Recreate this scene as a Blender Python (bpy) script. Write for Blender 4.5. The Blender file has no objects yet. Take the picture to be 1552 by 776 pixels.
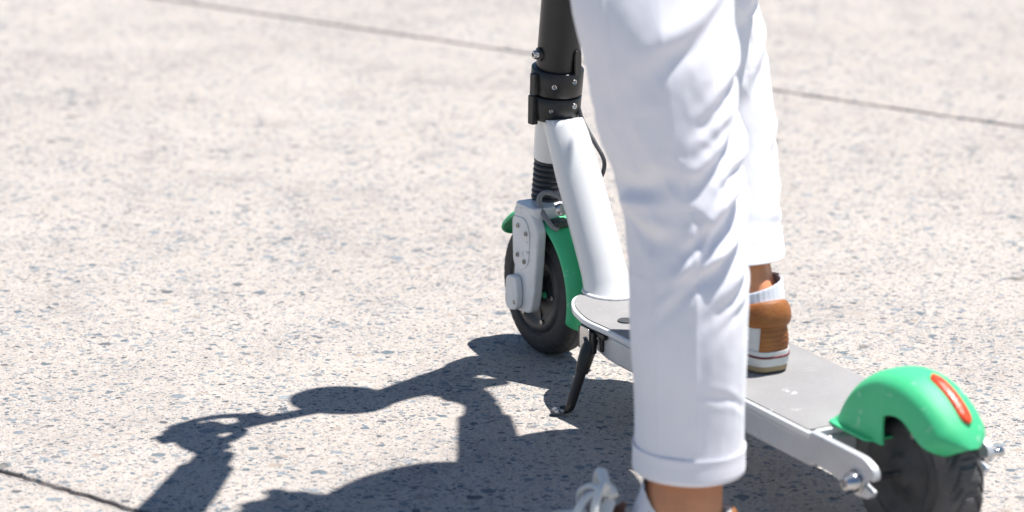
import bpy, bmesh, math, random
import numpy as np
from mathutils import Vector, Matrix, noise
random.seed(7)
rng = np.random.default_rng(7)
sc = bpy.context.scene
C = bpy.data.collections.new('scene'); sc.collection.children.link(C)
PI = math.pi

# ---------------------------------------------------------------- camera
f_px, th, roll, H = 4049.0, 0.27862, 0.009975, 1.2014
A = 0.52113; X0, Y0 = 0.0535, 3.7025           # heading of the scooter and where its front wheel stands
cam = bpy.data.cameras.new('camera'); co = bpy.data.objects.new('camera', cam); C.objects.link(co)
fw = Vector((0, math.cos(th), -math.sin(th))); rt = Vector((1, 0, 0)); up = Vector((0, math.sin(th), math.cos(th)))
r2 = rt*math.cos(roll) + up*math.sin(roll); u2 = -rt*math.sin(roll) + up*math.cos(roll)
M = Matrix((r2, u2, -fw)).transposed().to_4x4(); M.translation = Vector((0, 0, H))
co.matrix_world = M
cam.sensor_width = 36; cam.lens = f_px/1552*36; cam.clip_start = .05; cam.clip_end = 500
cam.dof.use_dof = True; cam.dof.focus_distance = 3.68; cam.dof.aperture_fstop = 3.6
sc.camera = co

# ---------------------------------------------------------------- light
to_sun = Vector((.325*math.cos(A), .325*math.sin(A), 1)).normalized()
w = bpy.data.worlds.new('World'); sc.world = w; w.use_nodes = True
nt = w.node_tree; sky = nt.nodes.new('ShaderNodeTexSky'); sky.sky_type = 'NISHITA'; sky.sun_disc = False
sky.sun_elevation = math.asin(to_sun.z); sky.sun_rotation = math.atan2(to_sun.x, to_sun.y)
sky.air_density = 1.0; sky.dust_density = 0.0; sky.ozone_density = 3.0
nt.links.new(sky.outputs[0], nt.nodes['Background'].inputs[0]); nt.nodes['Background'].inputs[1].default_value = 0.066
sun = bpy.data.lights.new('sun', 'SUN'); sun.energy = 5.0; sun.angle = math.radians(.5); sun.color = (1, .965, .93)
so = bpy.data.objects.new('sun', sun); C.objects.link(so)
so.rotation_euler = to_sun.to_track_quat('Z', 'Y').to_euler()
sc.view_settings.view_transform = 'Standard'; sc.view_settings.look = 'None'
sc.view_settings.exposure = 0.64; sc.view_settings.gamma = 1.0; sc.view_settings.use_curve_mapping = False

# ---------------------------------------------------------------- materials
def mat(name, col, rough=.5, metal=0, var=.0, scale=30, bump=0, bscale=200, col2=None, spot=None, coat=0, sheen=0, sss=0):
    m = bpy.data.materials.new(name); m.use_nodes = True; n = m.node_tree; b = n.nodes['Principled BSDF']
    b.inputs['Base Color'].default_value = (*col, 1); b.inputs['Roughness'].default_value = rough
    b.inputs['Metallic'].default_value = metal
    if coat: b.inputs['Coat Weight'].default_value = coat
    if sheen: b.inputs['Sheen Weight'].default_value = sheen
    if sss:
        b.inputs['Subsurface Weight'].default_value = sss; b.inputs['Subsurface Radius'].default_value = (1, .35, .2)
        b.inputs['Subsurface Scale'].default_value = .006
    tc = n.nodes.new('ShaderNodeTexCoord')
    last = None
    if var or col2:
        nz = n.nodes.new('ShaderNodeTexNoise'); nz.inputs['Scale'].default_value = scale; nz.inputs['Detail'].default_value = 6
        n.links.new(tc.outputs['Object'], nz.inputs['Vector'])
        rp = n.nodes.new('ShaderNodeValToRGB'); rp.color_ramp.elements[0].position = .3; rp.color_ramp.elements[1].position = .7
        c2 = col2 if col2 else tuple(c*(1-var) for c in col)
        rp.color_ramp.elements[0].color = (*c2, 1); rp.color_ramp.elements[1].color = (*col, 1)
        n.links.new(nz.outputs['Fac'], rp.inputs['Fac']); last = rp.outputs['Color']
    if spot:
        sscale, thr, scol, amt = spot
        nz = n.nodes.new('ShaderNodeTexNoise'); nz.inputs['Scale'].default_value = sscale; nz.inputs['Detail'].default_value = 9
        nz.inputs['Roughness'].default_value = .7
        n.links.new(tc.outputs['Object'], nz.inputs['Vector'])
        rp = n.nodes.new('ShaderNodeValToRGB'); rp.color_ramp.elements[0].position = thr; rp.color_ramp.elements[1].position = min(1, thr+.04)
        rp.color_ramp.elements[0].color = (0, 0, 0, 1); rp.color_ramp.elements[1].color = (amt,)*3+(1,)
        n.links.new(nz.outputs['Fac'], rp.inputs['Fac'])
        mx = n.nodes.new('ShaderNodeMix'); mx.data_type = 'RGBA'
        n.links.new(rp.outputs['Color'], mx.inputs[0])
        if last is not None: n.links.new(last, mx.inputs[6])
        else: mx.inputs[6].default_value = (*col, 1)
        mx.inputs[7].default_value = (*scol, 1); last = mx.outputs[2]
    if last is not None: n.links.new(last, b.inputs['Base Color'])
    if bump:
        nz = n.nodes.new('ShaderNodeTexNoise'); nz.inputs['Scale'].default_value = bscale; nz.inputs['Detail'].default_value = 4
        n.links.new(tc.outputs['Object'], nz.inputs['Vector'])
        bp = n.nodes.new('ShaderNodeBump'); bp.inputs['Strength'].default_value = bump; bp.inputs['Distance'].default_value = .002
        n.links.new(nz.outputs['Fac'], bp.inputs['Height']); n.links.new(bp.outputs['Normal'], b.inputs['Normal'])
    return m

white_paint = mat('white_paint', (.74, .75, .75), .33, spot=(55, .64, (.42, .43, .44), .8), coat=.3, bump=.03, bscale=150)
fork_paint = mat('fork_paint', (.80, .81, .81), .42, var=.18, scale=25, spot=(70, .62, (.33, .34, .35), .8), bump=.08)
black_paint = mat('black_paint', (.013, .014, .015), .36, var=.2, spot=(90, .68, (.09, .09, .09), .6), bump=.05)
dark_plastic = mat('dark_plastic', (.028, .03, .034), .5, col2=(.05, .052, .055), scale=40, bump=.15)
rubber = mat('rubber', (.060, .060, .063), .75, col2=(.12, .117, .115), scale=30, bump=.35, bscale=350, spot=(60, .60, (.15, .14, .13), .6))
tyre_black = mat('tyre_black', (.016, .017, .019), .7, col2=(.035, .036, .038), scale=30, bump=.35, bscale=350)
bellows_rubber = mat('bellows_rubber', (.018, .022, .028), .45, bump=.1)
green = mat('green_plastic', (.040, .52, .205), .46, col2=(.07, .54, .25), scale=22, spot=(34, .60, (.30, .62, .44), .7), bump=.3, bscale=900)
steel = mat('steel', (.62, .62, .62), .22, 1, var=.3, scale=60, bump=.1)
dull_steel = mat('dull_steel', (.45, .44, .42), .38, 1, var=.4, scale=50, bump=.2)
alu = mat('aluminium_edge', (.66, .67, .69), .42, .35, var=.15, scale=20, spot=(45, .6, (.36, .37, .38), .7), bump=.15)
reflector_red = mat('reflector_red', (.85, .10, .015), .28, col2=(.45, .012, .005), scale=150, coat=.25, bump=.35, bscale=380)
trouser = mat('white_cotton', (.87, .865, .905), .85, sheen=.15, var=.03, scale=12, bump=.12, bscale=1400)
shirt_m = mat('shirt_cotton', (.55, .66, .78), .85, sheen=.2, var=.05)
skin = mat('skin', (.74, .33, .16), .5, var=.18, scale=35, bump=.15, bscale=500, sss=.15)
sock_m = mat('sock_knit', (.80, .83, .90), .9, sheen=.3, bump=.6, bscale=900)
leather = mat('tan_leather', (.36, .135, .028), .55, col2=(.24, .075, .015), scale=30, bump=.4, bscale=260)
brown = mat('brown_leather', (.15, .055, .03), .6, var=.3)
shoe_white = mat('shoe_white', (.72, .72, .70), .5, var=.1, spot=(45, .64, (.5, .45, .38), .5), bump=.1)
lace_m = mat('lace_cotton', (.80, .80, .76), .9, bump=.6, bscale=700)
gum = mat('gum_sole', (.42, .31, .18), .7, var=.2)
stripe_m = mat('stripe_red', (.16, .03, .035), .6)
hair_m = mat('hair', (.05, .03, .02), .6, var=.4, bump=.5)
eye_m = mat('eye_white', (.75, .75, .73), .2)

# grip tape on the deck: grey grit, scuffs and scratches
def grip_mat():
    m = bpy.data.materials.new('grip_tape'); m.use_nodes = True; n = m.node_tree; b = n.nodes['Principled BSDF']
    tc = n.nodes.new('ShaderNodeTexCoord')
    def N(s, d=5, r=.6, mp=None):
        x = n.nodes.new('ShaderNodeTexNoise'); x.inputs['Scale'].default_value = s; x.inputs['Detail'].default_value = d; x.inputs['Roughness'].default_value = r
        n.links.new((mp or tc.outputs['Object']), x.inputs['Vector']); return x.outputs['Fac']
    def R(src, p0, p1, c0, c1):
        x = n.nodes.new('ShaderNodeValToRGB'); e = x.color_ramp.elements; e[0].position = p0; e[1].position = p1
        e[0].color = (*c0, 1); e[1].color = (*c1, 1); n.links.new(src, x.inputs['Fac']); return x.outputs['Color']
    def MX(fac, a, c):
        x = n.nodes.new('ShaderNodeMix'); x.data_type = 'RGBA'; n.links.new(fac, x.inputs[0]); n.links.new(a, x.inputs[6])
        if isinstance(c, tuple): x.inputs[7].default_value = (*c, 1)
        else: n.links.new(c, x.inputs[7])
        return x.outputs[2]
    base = R(N(9, 7), .3, .7, (.205, .20, .198), (.275, .268, .262))
    grit = R(N(1300, 2), .35, .65, (0, 0, 0), (.4, .4, .4))
    c1 = MX(grit, base, (.42, .41, .41))
    mp = n.nodes.new('ShaderNodeMapping'); mp.inputs['Rotation'].default_value = (0, 0, .6); mp.inputs['Scale'].default_value = (1, 14, 1)
    n.links.new(tc.outputs['Object'], mp.inputs['Vector'])
    scr = R(N(14, 8, .65, mp.outputs['Vector']), .655, .70, (0, 0, 0), (.55,)*3)
    c2 = MX(scr, c1, (.55, .54, .54))
    scf = R(N(21, 10, .7), .645, .68, (0, 0, 0), (.8,)*3)
    c3 = MX(scf, c2, (.62, .62, .62))
    n.links.new(c3, b.inputs['Base Color']); b.inputs['Roughness'].default_value = .8
    bp = n.nodes.new('ShaderNodeBump'); bp.inputs['Strength'].default_value = .3; bp.inputs['Distance'].default_value = .001
    n.links.new(N(1100, 2), bp.inputs['Height']); n.links.new(bp.outputs['Normal'], b.inputs['Normal'])
    return m
grip_tape_m = grip_mat()

# exposed-aggregate concrete
def ground_mat():
    m = bpy.data.materials.new('aggregate_concrete'); m.use_nodes = True; n = m.node_tree; b = n.nodes['Principled BSDF']
    tc = n.nodes.new('ShaderNodeTexCoord'); P = tc.outputs['Object']
    # distort the coordinates a little so that cells are irregular
    nz = n.nodes.new('ShaderNodeTexNoise'); nz.inputs['Scale'].default_value = 90; nz.inputs['Detail'].default_value = 3
    n.links.new(P, nz.inputs['Vector'])
    va = n.nodes.new('ShaderNodeVectorMath'); va.operation = 'SUBTRACT'; va.inputs[1].default_value = (.5, .5, .5)
    n.links.new(nz.outputs['Color'], va.inputs[0])
    vs = n.nodes.new('ShaderNodeVectorMath'); vs.operation = 'SCALE'; vs.inputs[3].default_value = .010; n.links.new(va.outputs[0], vs.inputs[0])
    vp = n.nodes.new('ShaderNodeVectorMath'); vp.operation = 'ADD'; n.links.new(P, vp.inputs[0]); n.links.new(vs.outputs[0], vp.inputs[1])
    D = vp.outputs[0]
    def noisef(s, d=5, r=.6, v=P):
        x = n.nodes.new('ShaderNodeTexNoise'); x.inputs['Scale'].default_value = s; x.inputs['Detail'].default_value = d; x.inputs['Roughness'].default_value = r
        n.links.new(v, x.inputs['Vector']); return x.outputs['Fac']
    def ramp(src, stops, interp='LINEAR'):
        x = n.nodes.new('ShaderNodeValToRGB'); cr = x.color_ramp; cr.interpolation = interp
        while len(cr.elements) < len(stops): cr.elements.new(.5)
        for e, (p, c) in zip(cr.elements, stops): e.position = p; e.color = (*c, 1)
        n.links.new(src, x.inputs['Fac']); return x.outputs['Color']
    def mix(fac, a, c, mode='MIX'):
        x = n.nodes.new('ShaderNodeMix'); x.data_type = 'RGBA'; x.blend_type = mode
        if isinstance(fac, float): x.inputs[0].default_value = fac
        else: n.links.new(fac, x.inputs[0])
        n.links.new(a, x.inputs[6])
        if isinstance(c, tuple): x.inputs[7].default_value = (*c, 1)
        else: n.links.new(c, x.inputs[7])
        return x.outputs[2]
    def math_(op, a, c):
        x = n.nodes.new('ShaderNodeMath'); x.operation = op; x.use_clamp = True
        for i, v in enumerate((a, c)):
            if isinstance(v, (int, float)): x.inputs[i].default_value = v
            else: n.links.new(v, x.inputs[i])
        return x.outputs[0]
    mort = ramp(noisef(3.5, 8, .62), [(.3, (.47, .42, .372)), (.7, (.535, .48, .428))])
    mort = mix(.8, mort, ramp(noisef(60, 6, .75), [(.3, (.80, .79, .79)), (.5, (1, 1, 1)), (.7, (1.16, 1.15, 1.14))]), 'MULTIPLY')
    fine = ramp(noisef(520, 5, .8), [(.32, (.45, .45, .46)), (.46, (.95, .95, .95)), (.6, (1.05, 1.04, 1.03)), (.72, (1.3, 1.28, 1.26))])
    col = mix(1.0, mort, fine, 'MULTIPLY')
    pal_small = [(0, (.11, .115, .125)), (.16, (.33, .27, .22)), (.26, (.24, .255, .27)), (.42, (.60, .56, .52)), (.55, (.37, .33, .29)), (.70, (.43, .42, .41)), (.84, (.17, .17, .17)), (.93, (.72, .70, .68))]
    pal_big = [(0, (.10, .14, .17)), (.20, (.22, .26, .29)), (.36, (.38, .36, .34)), (.46, (.17, .175, .185)), (.56, (.50, .46, .43)), (.66, (.19, .23, .26)), (.80, (.36, .30, .25)), (.86, (.28, .31, .33)), (.94, (.075, .09, .105))]
    height = None
    dn = n.nodes.new('ShaderNodeMapRange'); dn.inputs[1].default_value = .3; dn.inputs[2].default_value = .7; dn.inputs[3].default_value = .45; dn.inputs[4].default_value = 1.25
    n.links.new(noisef(7, 5, .65), dn.inputs[0]); dens = dn.outputs[0]
    rag = n.nodes.new('ShaderNodeMath'); rag.operation = 'SUBTRACT'; rag.inputs[1].default_value = .5
    n.links.new(noisef(330, 4, .7), rag.inputs[0]); rag = rag.outputs[0]
    for s, keep, rad, pal, soft, ops in ((520, .60, .46, pal_small, .14, .85), (300, .60, .48, pal_small, .12, .95), (175, .45, .50, pal_big, .09, .95), (100, .36, .48, pal_big, .07, .95), (58, .24, .44, pal_big, .06, .9), (31, .10, .36, pal_big, .05, .85)):
        v = n.nodes.new('ShaderNodeTexVoronoi'); v.voronoi_dimensions = '2D'; v.inputs['Scale'].default_value = s; v.inputs['Randomness'].default_value = 1
        mp = n.nodes.new('ShaderNodeMapping'); mp.inputs['Rotation'].default_value = (0, 0, s*.37); mp.inputs['Location'].default_value = (s*.013, s*.007, 0); mp.inputs['Scale'].default_value = (1, 1.25, 1)
        n.links.new(D, mp.inputs['Vector']); n.links.new(mp.outputs[0], v.inputs['Vector'])
        sp = n.nodes.new('ShaderNodeSeparateColor'); n.links.new(v.outputs['Color'], sp.inputs[0])
        kk = math_('MULTIPLY', dens, keep); kp = math_('LESS_THAN', sp.outputs[0], kk)
        rr = math_('MULTIPLY', sp.outputs[1], rad*.7); rr = math_('ADD', rr, rad*.3)
        rg = n.nodes.new('ShaderNodeMath'); rg.operation = 'MULTIPLY'; rg.inputs[1].default_value = .55*min(1.3, s/80); n.links.new(rag, rg.inputs[0])
        ds = n.nodes.new('ShaderNodeMath'); ds.operation = 'ADD'; n.links.new(v.outputs['Distance'], ds.inputs[0]); n.links.new(rg.outputs[0], ds.inputs[1])
        dd = math_('SUBTRACT', rr, ds.outputs[0]); dd = math_('MULTIPLY', dd, 1/soft)
        mask = math_('MULTIPLY', kp, dd); mask_c = math_('MULTIPLY', mask, ops)
        pc = ramp(sp.outputs[2], pal, 'CONSTANT')
        pc = mix(.8, pc, ramp(noisef(s*5, 4, .7), [(.3, (.6,)*3), (.7, (1.25,)*3)]), 'MULTIPLY')
        col = mix(mask_c, col, pc)
        h = math_('MULTIPLY', mask, .25 + 12/s)
        height = h if height is None else math_('MAXIMUM', height, h)
    # pits between the stones
    pit = ramp(noisef(190, 7, .8), [(.30, (.22, .21, .21)), (.38, (1, 1, 1))])
    col = mix(.85, col, pit, 'MULTIPLY')
    # broad stains
    st = ramp(noisef(1.3, 9, .7), [(.35, (.90, .90, .905)), (.6, (1, 1, 1))])
    col = mix(1.0, col, st, 'MULTIPLY')
    spots = ramp(noisef(13, 4, .5), [(.70, (1, 1, 1)), (.74, (.38, .40, .41))])
    col = mix(.8, col, spots, 'MULTIPLY')
    wear = ramp(noisef(5.5, 10, .78), [(.36, (.84, .84, .85)), (.48, (1, 1, 1)), (.66, (1.07, 1.06, 1.05))])
    col = mix(1.0, col, wear, 'MULTIPLY')
    # dirt down in the joint and along its lips
    at = n.nodes.new('ShaderNodeAttribute'); at.attribute_name = 'dirt'
    col = mix(at.outputs['Fac'], col, (.045, .04, .045))
    n.links.new(col, b.inputs['Base Color']); b.inputs['Roughness'].default_value = .88
    b.inputs['Specular IOR Level'].default_value = .3
    bh = math_('MULTIPLY', noisef(240, 6, .7), .8); bh2 = n.nodes.new('ShaderNodeMath'); bh2.operation = 'ADD'
    n.links.new(bh, bh2.inputs[0]); n.links.new(height, bh2.inputs[1])
    bp = n.nodes.new('ShaderNodeBump'); bp.inputs['Strength'].default_value = .75; bp.inputs['Distance'].default_value = .0022
    n.links.new(bh2.outputs[0], bp.inputs['Height']); n.links.new(bp.outputs['Normal'], b.inputs['Normal'])
    return m
ground_m = ground_mat()

# ---------------------------------------------------------------- mesh helpers
class MB:
    def __init__(s): s.v = []; s.f = []
    def add(s, v, f):
        o = len(s.v); s.v += [tuple(float(c) for c in p) for p in v]; s.f += [tuple(o+i for i in q) for q in f]; return s
    def build(s, name, m, parent=None, off=None, smooth=True, bevel=0, subsurf=0, angle=40, remesh=0, smooth_it=0):
        me = bpy.data.meshes.new(name)
        vs = s.v if off is None else [(a-off[0], b-off[1], c-off[2]) for a, b, c in s.v]
        me.from_pydata(vs, [], s.f); me.update()
        bm = bmesh.new(); bm.from_mesh(me); bmesh.ops.recalc_face_normals(bm, faces=bm.faces); bm.to_mesh(me); bm.free()
        o = bpy.data.objects.new(name, me); C.objects.link(o)
        if m: me.materials.append(m)
        if parent: o.parent = parent
        for p in me.polygons: p.use_smooth = smooth
        if remesh:
            r = o.modifiers.new('remesh', 'REMESH'); r.mode = 'VOXEL'; r.voxel_size = remesh; r.use_smooth_shade = True
            if smooth_it:
                q = o.modifiers.new('smooth', 'SMOOTH'); q.iterations = smooth_it; q.factor = .6
        if bevel:
            b = o.modifiers.new('bevel', 'BEVEL'); b.width = bevel; b.segments = 3; b.limit_method = 'ANGLE'; b.angle_limit = math.radians(angle)
            for p in me.polygons: p.use_smooth = True
            b.harden_normals = True
        if subsurf:
            b = o.modifiers.new('sub', 'SUBSURF'); b.levels = subsurf; b.render_levels = subsurf
        if smooth and not bevel and not subsurf and not remesh:
            try: me.set_sharp_from_angle(angle=math.radians(50))
            except Exception: pass
        return o

def rings(mb, R, closed=True, caps=True, wrap=False):
    """R: list of rings, each an (n,3) array"""
    n = len(R[0]); v = [p for r in R for p in r]; f = []
    for i in range(len(R)-(0 if wrap else 1)):
        for j in range(n if closed else n-1):
            a = i*n+j; b = i*n+(j+1) % n; i2 = (i+1) % len(R)
            f.append((a, b, i2*n+(j+1) % n, i2*n+j))
    if caps and not wrap:
        f.append(tuple(range(n))[::-1]); f.append(tuple((len(R)-1)*n+j for j in range(n)))
    return mb.add(v, f)

def frame(d, ref=None):
    d = np.array(d, float); d /= np.linalg.norm(d)
    r = np.array(ref if ref is not None else (1, 0, 0), float)
    if abs(d@r) > .95: r = np.array((0, 1, 0), float)
    u = r-d*(d@r); u /= np.linalg.norm(u); v = np.cross(d, u); return d, u, v

def tube(mb, pts, rad, n=20, caps=True, ref=None, smoothpath=0, flat=1.0):
    pts = [np.array(p, float) for p in pts]; rad = list(rad) if hasattr(rad, '__len__') else [rad]*len(pts)
    if smoothpath:
        P = []; Rr = []; m = len(pts)
        for i in range(m-1):
            p0, p1, p2, p3 = pts[max(i-1, 0)], pts[i], pts[i+1], pts[min(i+2, m-1)]
            for k in range(smoothpath):
                t = k/smoothpath
                P.append(.5*((2*p1)+(-p0+p2)*t+(2*p0-5*p1+4*p2-p3)*t*t+(-p0+3*p1-3*p2+p3)*t**3)); Rr.append(rad[i]*(1-t)+rad[i+1]*t)
        P.append(pts[-1]); Rr.append(rad[-1]); pts, rad = P, Rr
    R = []; u = None
    for i, p in enumerate(pts):
        d = pts[min(i+1, len(pts)-1)]-pts[max(i-1, 0)]; d /= np.linalg.norm(d)
        if u is None: _, u, v = frame(d, ref)
        else: u = u-d*(d@u); u /= np.linalg.norm(u); v = np.cross(d, u)
        a = np.linspace(0, 2*PI, n, endpoint=False)
        R.append(p+rad[i]*(np.outer(np.cos(a), u)+flat*np.outer(np.sin(a), v)))
    return rings(mb, R, caps=caps)

def lathe(mb, prof, c, axis, n=48, wrap=False, caps=False, f=None):
    """prof: (along axis, radius)"""
    d, u, v = frame(axis, (0, 0, 1)); R = []; a = np.linspace(0, 2*PI, n, endpoint=False)
    for i, (h, r) in enumerate(prof):
        rr = np.full(n, r) if f is None else f(i, h, r, a)
        R.append(np.array(c)+d*h+np.outer(np.cos(a)*rr, u)+np.outer(np.sin(a)*rr, v))
    return rings(mb, R, caps=caps, wrap=wrap)

def prism(mb, poly, o, u, v, n_, t):
    """polygon in the plane o+u*x+v*y, extruded t along n_"""
    o, u, v, n_ = (np.array(q, float) for q in (o, u, v, n_))
    a = [o+u*x+v*y for x, y in poly]; b = [p+n_*t for p in a]; m = len(a)
    return mb.add(a+b, [tuple(range(m))[::-1], tuple(range(m, 2*m))]+[(i, (i+1) % m, m+(i+1) % m, m+i) for i in range(m)])

def box(mb, c, s, rot=None):
    c = np.array(c); v = []
    for i in (-1, 1):
        for j in (-1, 1):
            for k in (-1, 1):
                p = np.array((i*s[0]/2, j*s[1]/2, k*s[2]/2))
                if rot is not None: p = rot@p
                v.append(c+p)
    return mb.add(v, [(0, 1, 3, 2), (4, 6, 7, 5), (0, 4, 5, 1), (2, 3, 7, 6), (0, 2, 6, 4), (1, 5, 7, 3)])

def round_poly(pts, r, k=6):
    out = []; m = len(pts); pts = [np.array(p, float) for p in pts]
    rr = r if hasattr(r, '__len__') else [r]*m
    for i in range(m):
        p, a, b = pts[i], pts[i-1], pts[(i+1) % m]
        da = a-p; db = b-p; la, lb = np.linalg.norm(da), np.linalg.norm(db); q = min(rr[i], la*.49, lb*.49)
        if q <= 0: out.append(p); continue
        s, e = p+da/la*q, p+db/lb*q
        for j in range(k+1):
            t = j/k; out.append((1-t)**2*s+2*t*(1-t)*p+t*t*e)
    return out

def empty(name, loc, rz, label, cat, group=None):
    o = bpy.data.objects.new(name, None); C.objects.link(o); o.location = loc; o.rotation_euler = (0, 0, rz); o.empty_display_size = .1
    o['label'] = label; o['category'] = cat
    if group: o['group'] = group
    return o
def world(x, y, z=0):
    return (X0+x*math.cos(A)-y*math.sin(A), Y0+x*math.sin(A)+y*math.cos(A), z)

# ---------------------------------------------------------------- ground: one sheet with two tooled joints
def build_ground():
    ja = math.radians(-34.5); e = np.array((math.cos(ja), math.sin(ja))); nn = np.array((-math.sin(ja), math.cos(ja)))
    joints = [(np.array((-.647, 3.181)), .0062, 1), (np.array((.05, 5.83)), .0065, 2)]
    xs = np.concatenate([[-300, -60, -20, -6], np.linspace(-3.2, 3.2, 1400), [6, 20, 60, 300]])
    prof = []   # (offset n, z, dirt)
    rows = [(-300, 0, 0, None), (-40, 0, 0, None), (-6, 0, 0, None), (0., 0, 0, None)]
    for c, wd, k in joints:
        base = float(c@nn)
        for o, z, d in ((-.06, 0, 0), (-.022, 0, .0), (-.012, -.0002, .05), (-1.15*wd, -.0007, .30), (-.85*wd, -.0035, .9), (-.5*wd, -.0055, .85), (-.3*wd, -.0040, .30), (.3*wd, -.0040, .30), (.5*wd, -.0055, .85), (.85*wd, -.0035, .9), (1.15*wd, -.0007, .30), (.012, -.0002, .05), (.022, 0, 0), (.06, 0, 0)):
            rows.append((base+o, z, d, k))
    rows += [(8, 0, 0, None), (20, 0, 0, None), (80, 0, 0, None), (400, 0, 0, None)]
    V = []; D = []
    for off, z, d, k in rows:
        for x in xs:
            q = off; dd = d
            if k and abs(x) < 3.3:
                q += .006*noise.noise(Vector((x*1.5, k*9., 0)))+.0022*noise.noise(Vector((x*28, k*5., 0)))+(.0035*noise.noise(Vector((x*70, k*7.+off*60, 0))) if 0 < d < 1 else 0)
                dd = min(1, max(0, d*(1+.9*noise.noise(Vector((x*14, k*3., off*30)))))) if d < 1 else 1
            p = e*x+nn*q; V.append((p[0], p[1], z)); D.append(dd)
    m = len(xs); F = [(i*m+j, i*m+j+1, (i+1)*m+j+1, (i+1)*m+j) for i in range(len(rows)-1) for j in range(m-1)]
    me = bpy.data.meshes.new('ground'); me.from_pydata(V, [], F); me.update()
    at = me.attributes.new('dirt', 'FLOAT', 'POINT'); at.data.foreach_set('value', np.array(D, np.float32))
    o = bpy.data.objects.new('ground', me); C.objects.link(o); me.materials.append(ground_m); o['kind'] = 'structure'
build_ground()

# ================================================================ SCOOTER (x right, y forward, z up; origin on the ground under the front axle)
SC = empty('kick_scooter', world(0, 0), A, 'white electric kick scooter with green fenders, black stem and scuffed grey deck on a kickstand', 'scooter')
WB = .857; AZ = .099

def wheel(name, cy, R_tyre, half, big):
    c = (0, cy, AZ)
    # rim: dark moulded disc on each side
    n = 96; mb = MB()
    ri = R_tyre-.034
    prof = [(-half*1.05, .004), (-half*1.05, .018), (-half*.92, .021), (-half*.82, .026), (-half*.72, ri*.62), (-half*.80, ri*.72), (-half*.98, ri*.80), (-half*1.0, ri*.93), (-half*.85, ri+.001), (-half*.6, ri+.004),
            (half*.6, ri+.004), (half*.85, ri+.001), (half*1.0, ri*.93), (half*.98, ri*.80), (half*.80, ri*.72), (half*.72, ri*.62), (half*.82, .026), (half*.92, .021), (half*1.05, .018), (half*1.05, .004)]
    lathe(mb, prof, c, (1, 0, 0), n, caps=True)
    if not big:   # spokes-like ribs on the visible face
        for k in range(6):
            a = k*PI/3+.3
            for sx in (-1, 1):
                u = np.array((0, math.cos(a), math.sin(a))); v = np.array((0, -math.sin(a), math.cos(a)))
                box(mb, np.array(c)+u*ri*.62+np.array((sx*half*.74, 0, 0)), (half*.16, ri*.42, .007), np.array([(1, 0, 0), u, v]).T)
    w_ = mb.build(name, dark_plastic, SC)
    # tyre with real tread grooves
    N = 900; m = 50; a = np.linspace(0, 2*PI, N, endpoint=False); R = []
    th_ = np.linspace(-PI*.96, PI*.96, m)
    rc = R_tyre-.024
    for t in th_:
        ex = .55 if big else .75
        x = half*math.copysign(abs(math.sin(t))**ex, math.sin(t)); rr = rc+.024*math.copysign(abs(math.cos(t))**(ex*.75), math.cos(t)) if abs(t) < PI/2 else rc+.016*math.cos(t)
        r_ = np.full(N, rr)
        if abs(t) < PI*.52:
            s = x/half
            if big:
                ph = (a*15/(2*PI)-1.3*abs(s)**1.3) % 1; g = np.clip(1.6-np.abs(ph-.5)/.07, 0, 1)*(np.abs(s) > .12)
                ph2 = (a*15/(2*PI)+.5-1.0*abs(s)) % 1; g = np.maximum(g, np.clip(1.5-np.abs(ph2-.5)/.06, 0, 1)*(abs(s) > .5)*1.)
                g = np.maximum(g, .9*np.exp(-((abs(s)-.18)/.05)**2)*(np.sin(a*17+1) > -.2))
                r_ = r_-.0042*g
            else:
                ph = (a*44/(2*PI)+.5*abs(s)) % 1; g = np.clip(1-np.abs(ph-.5)/.18, 0, 1)*(abs(s) > .35)
                g = np.maximum(g, np.exp(-((abs(s)-.25)/.08)**2)); r_ = r_-.0016*g
        else:
            r_ = r_+.0006*np.sin(t*14)
        R.append((x, r_))
    mb = MB(); d, u, v = frame((1, 0, 0), (0, 0, 1))
    rings(mb, [np.array(c)+d*x+np.outer(np.cos(a)*r_, u)+np.outer(np.sin(a)*r_, v) for x, r_ in R], wrap=True)
    mb.build('tyre', rubber if big else tyre_black, w_)
    return w_
fwh = wheel('front_wheel', 0, .1, .0245, False)
for k in range(6):
    a = k*PI/3+.05; mb = MB(); lathe(mb, [(-.0265, .0001), (-.0265, .0022), (-.0262, .0034), (-.022, .0034)], (0, math.cos(a)*.052, AZ+math.sin(a)*.052), (1, 0, 0), 16)
    mb.build('bolt', dull_steel, fwh)
mb = MB(); lathe(mb, [(-.0262, .0001), (-.0262, .0045), (-.0225, .0048)], (0, -.028, AZ-.004), (1, 0, 0), 20); mb.build('valve_cap', green, fwh)
rwh = wheel('rear_wheel', -WB, .099, .0255, True)
for k in range(3):
    a = k*2*PI/3+.9+PI; mb = MB(); lathe(mb, [(-.0277, .0001), (-.0277, .0025), (-.0273, .0036), (-.022, .0036)], (0, -WB+math.cos(a)*.055, AZ+math.sin(a)*.055), (1, 0, 0), 16)
    mb.build('bolt', dull_steel, rwh)

# steering axis (leans back a little)
def ax(z, dy=0): return np.array((0., .036-.125*z+dy, z)) if z < .55 else np.array((0., -.0328-.11*(z-.55)+dy, z))

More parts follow.
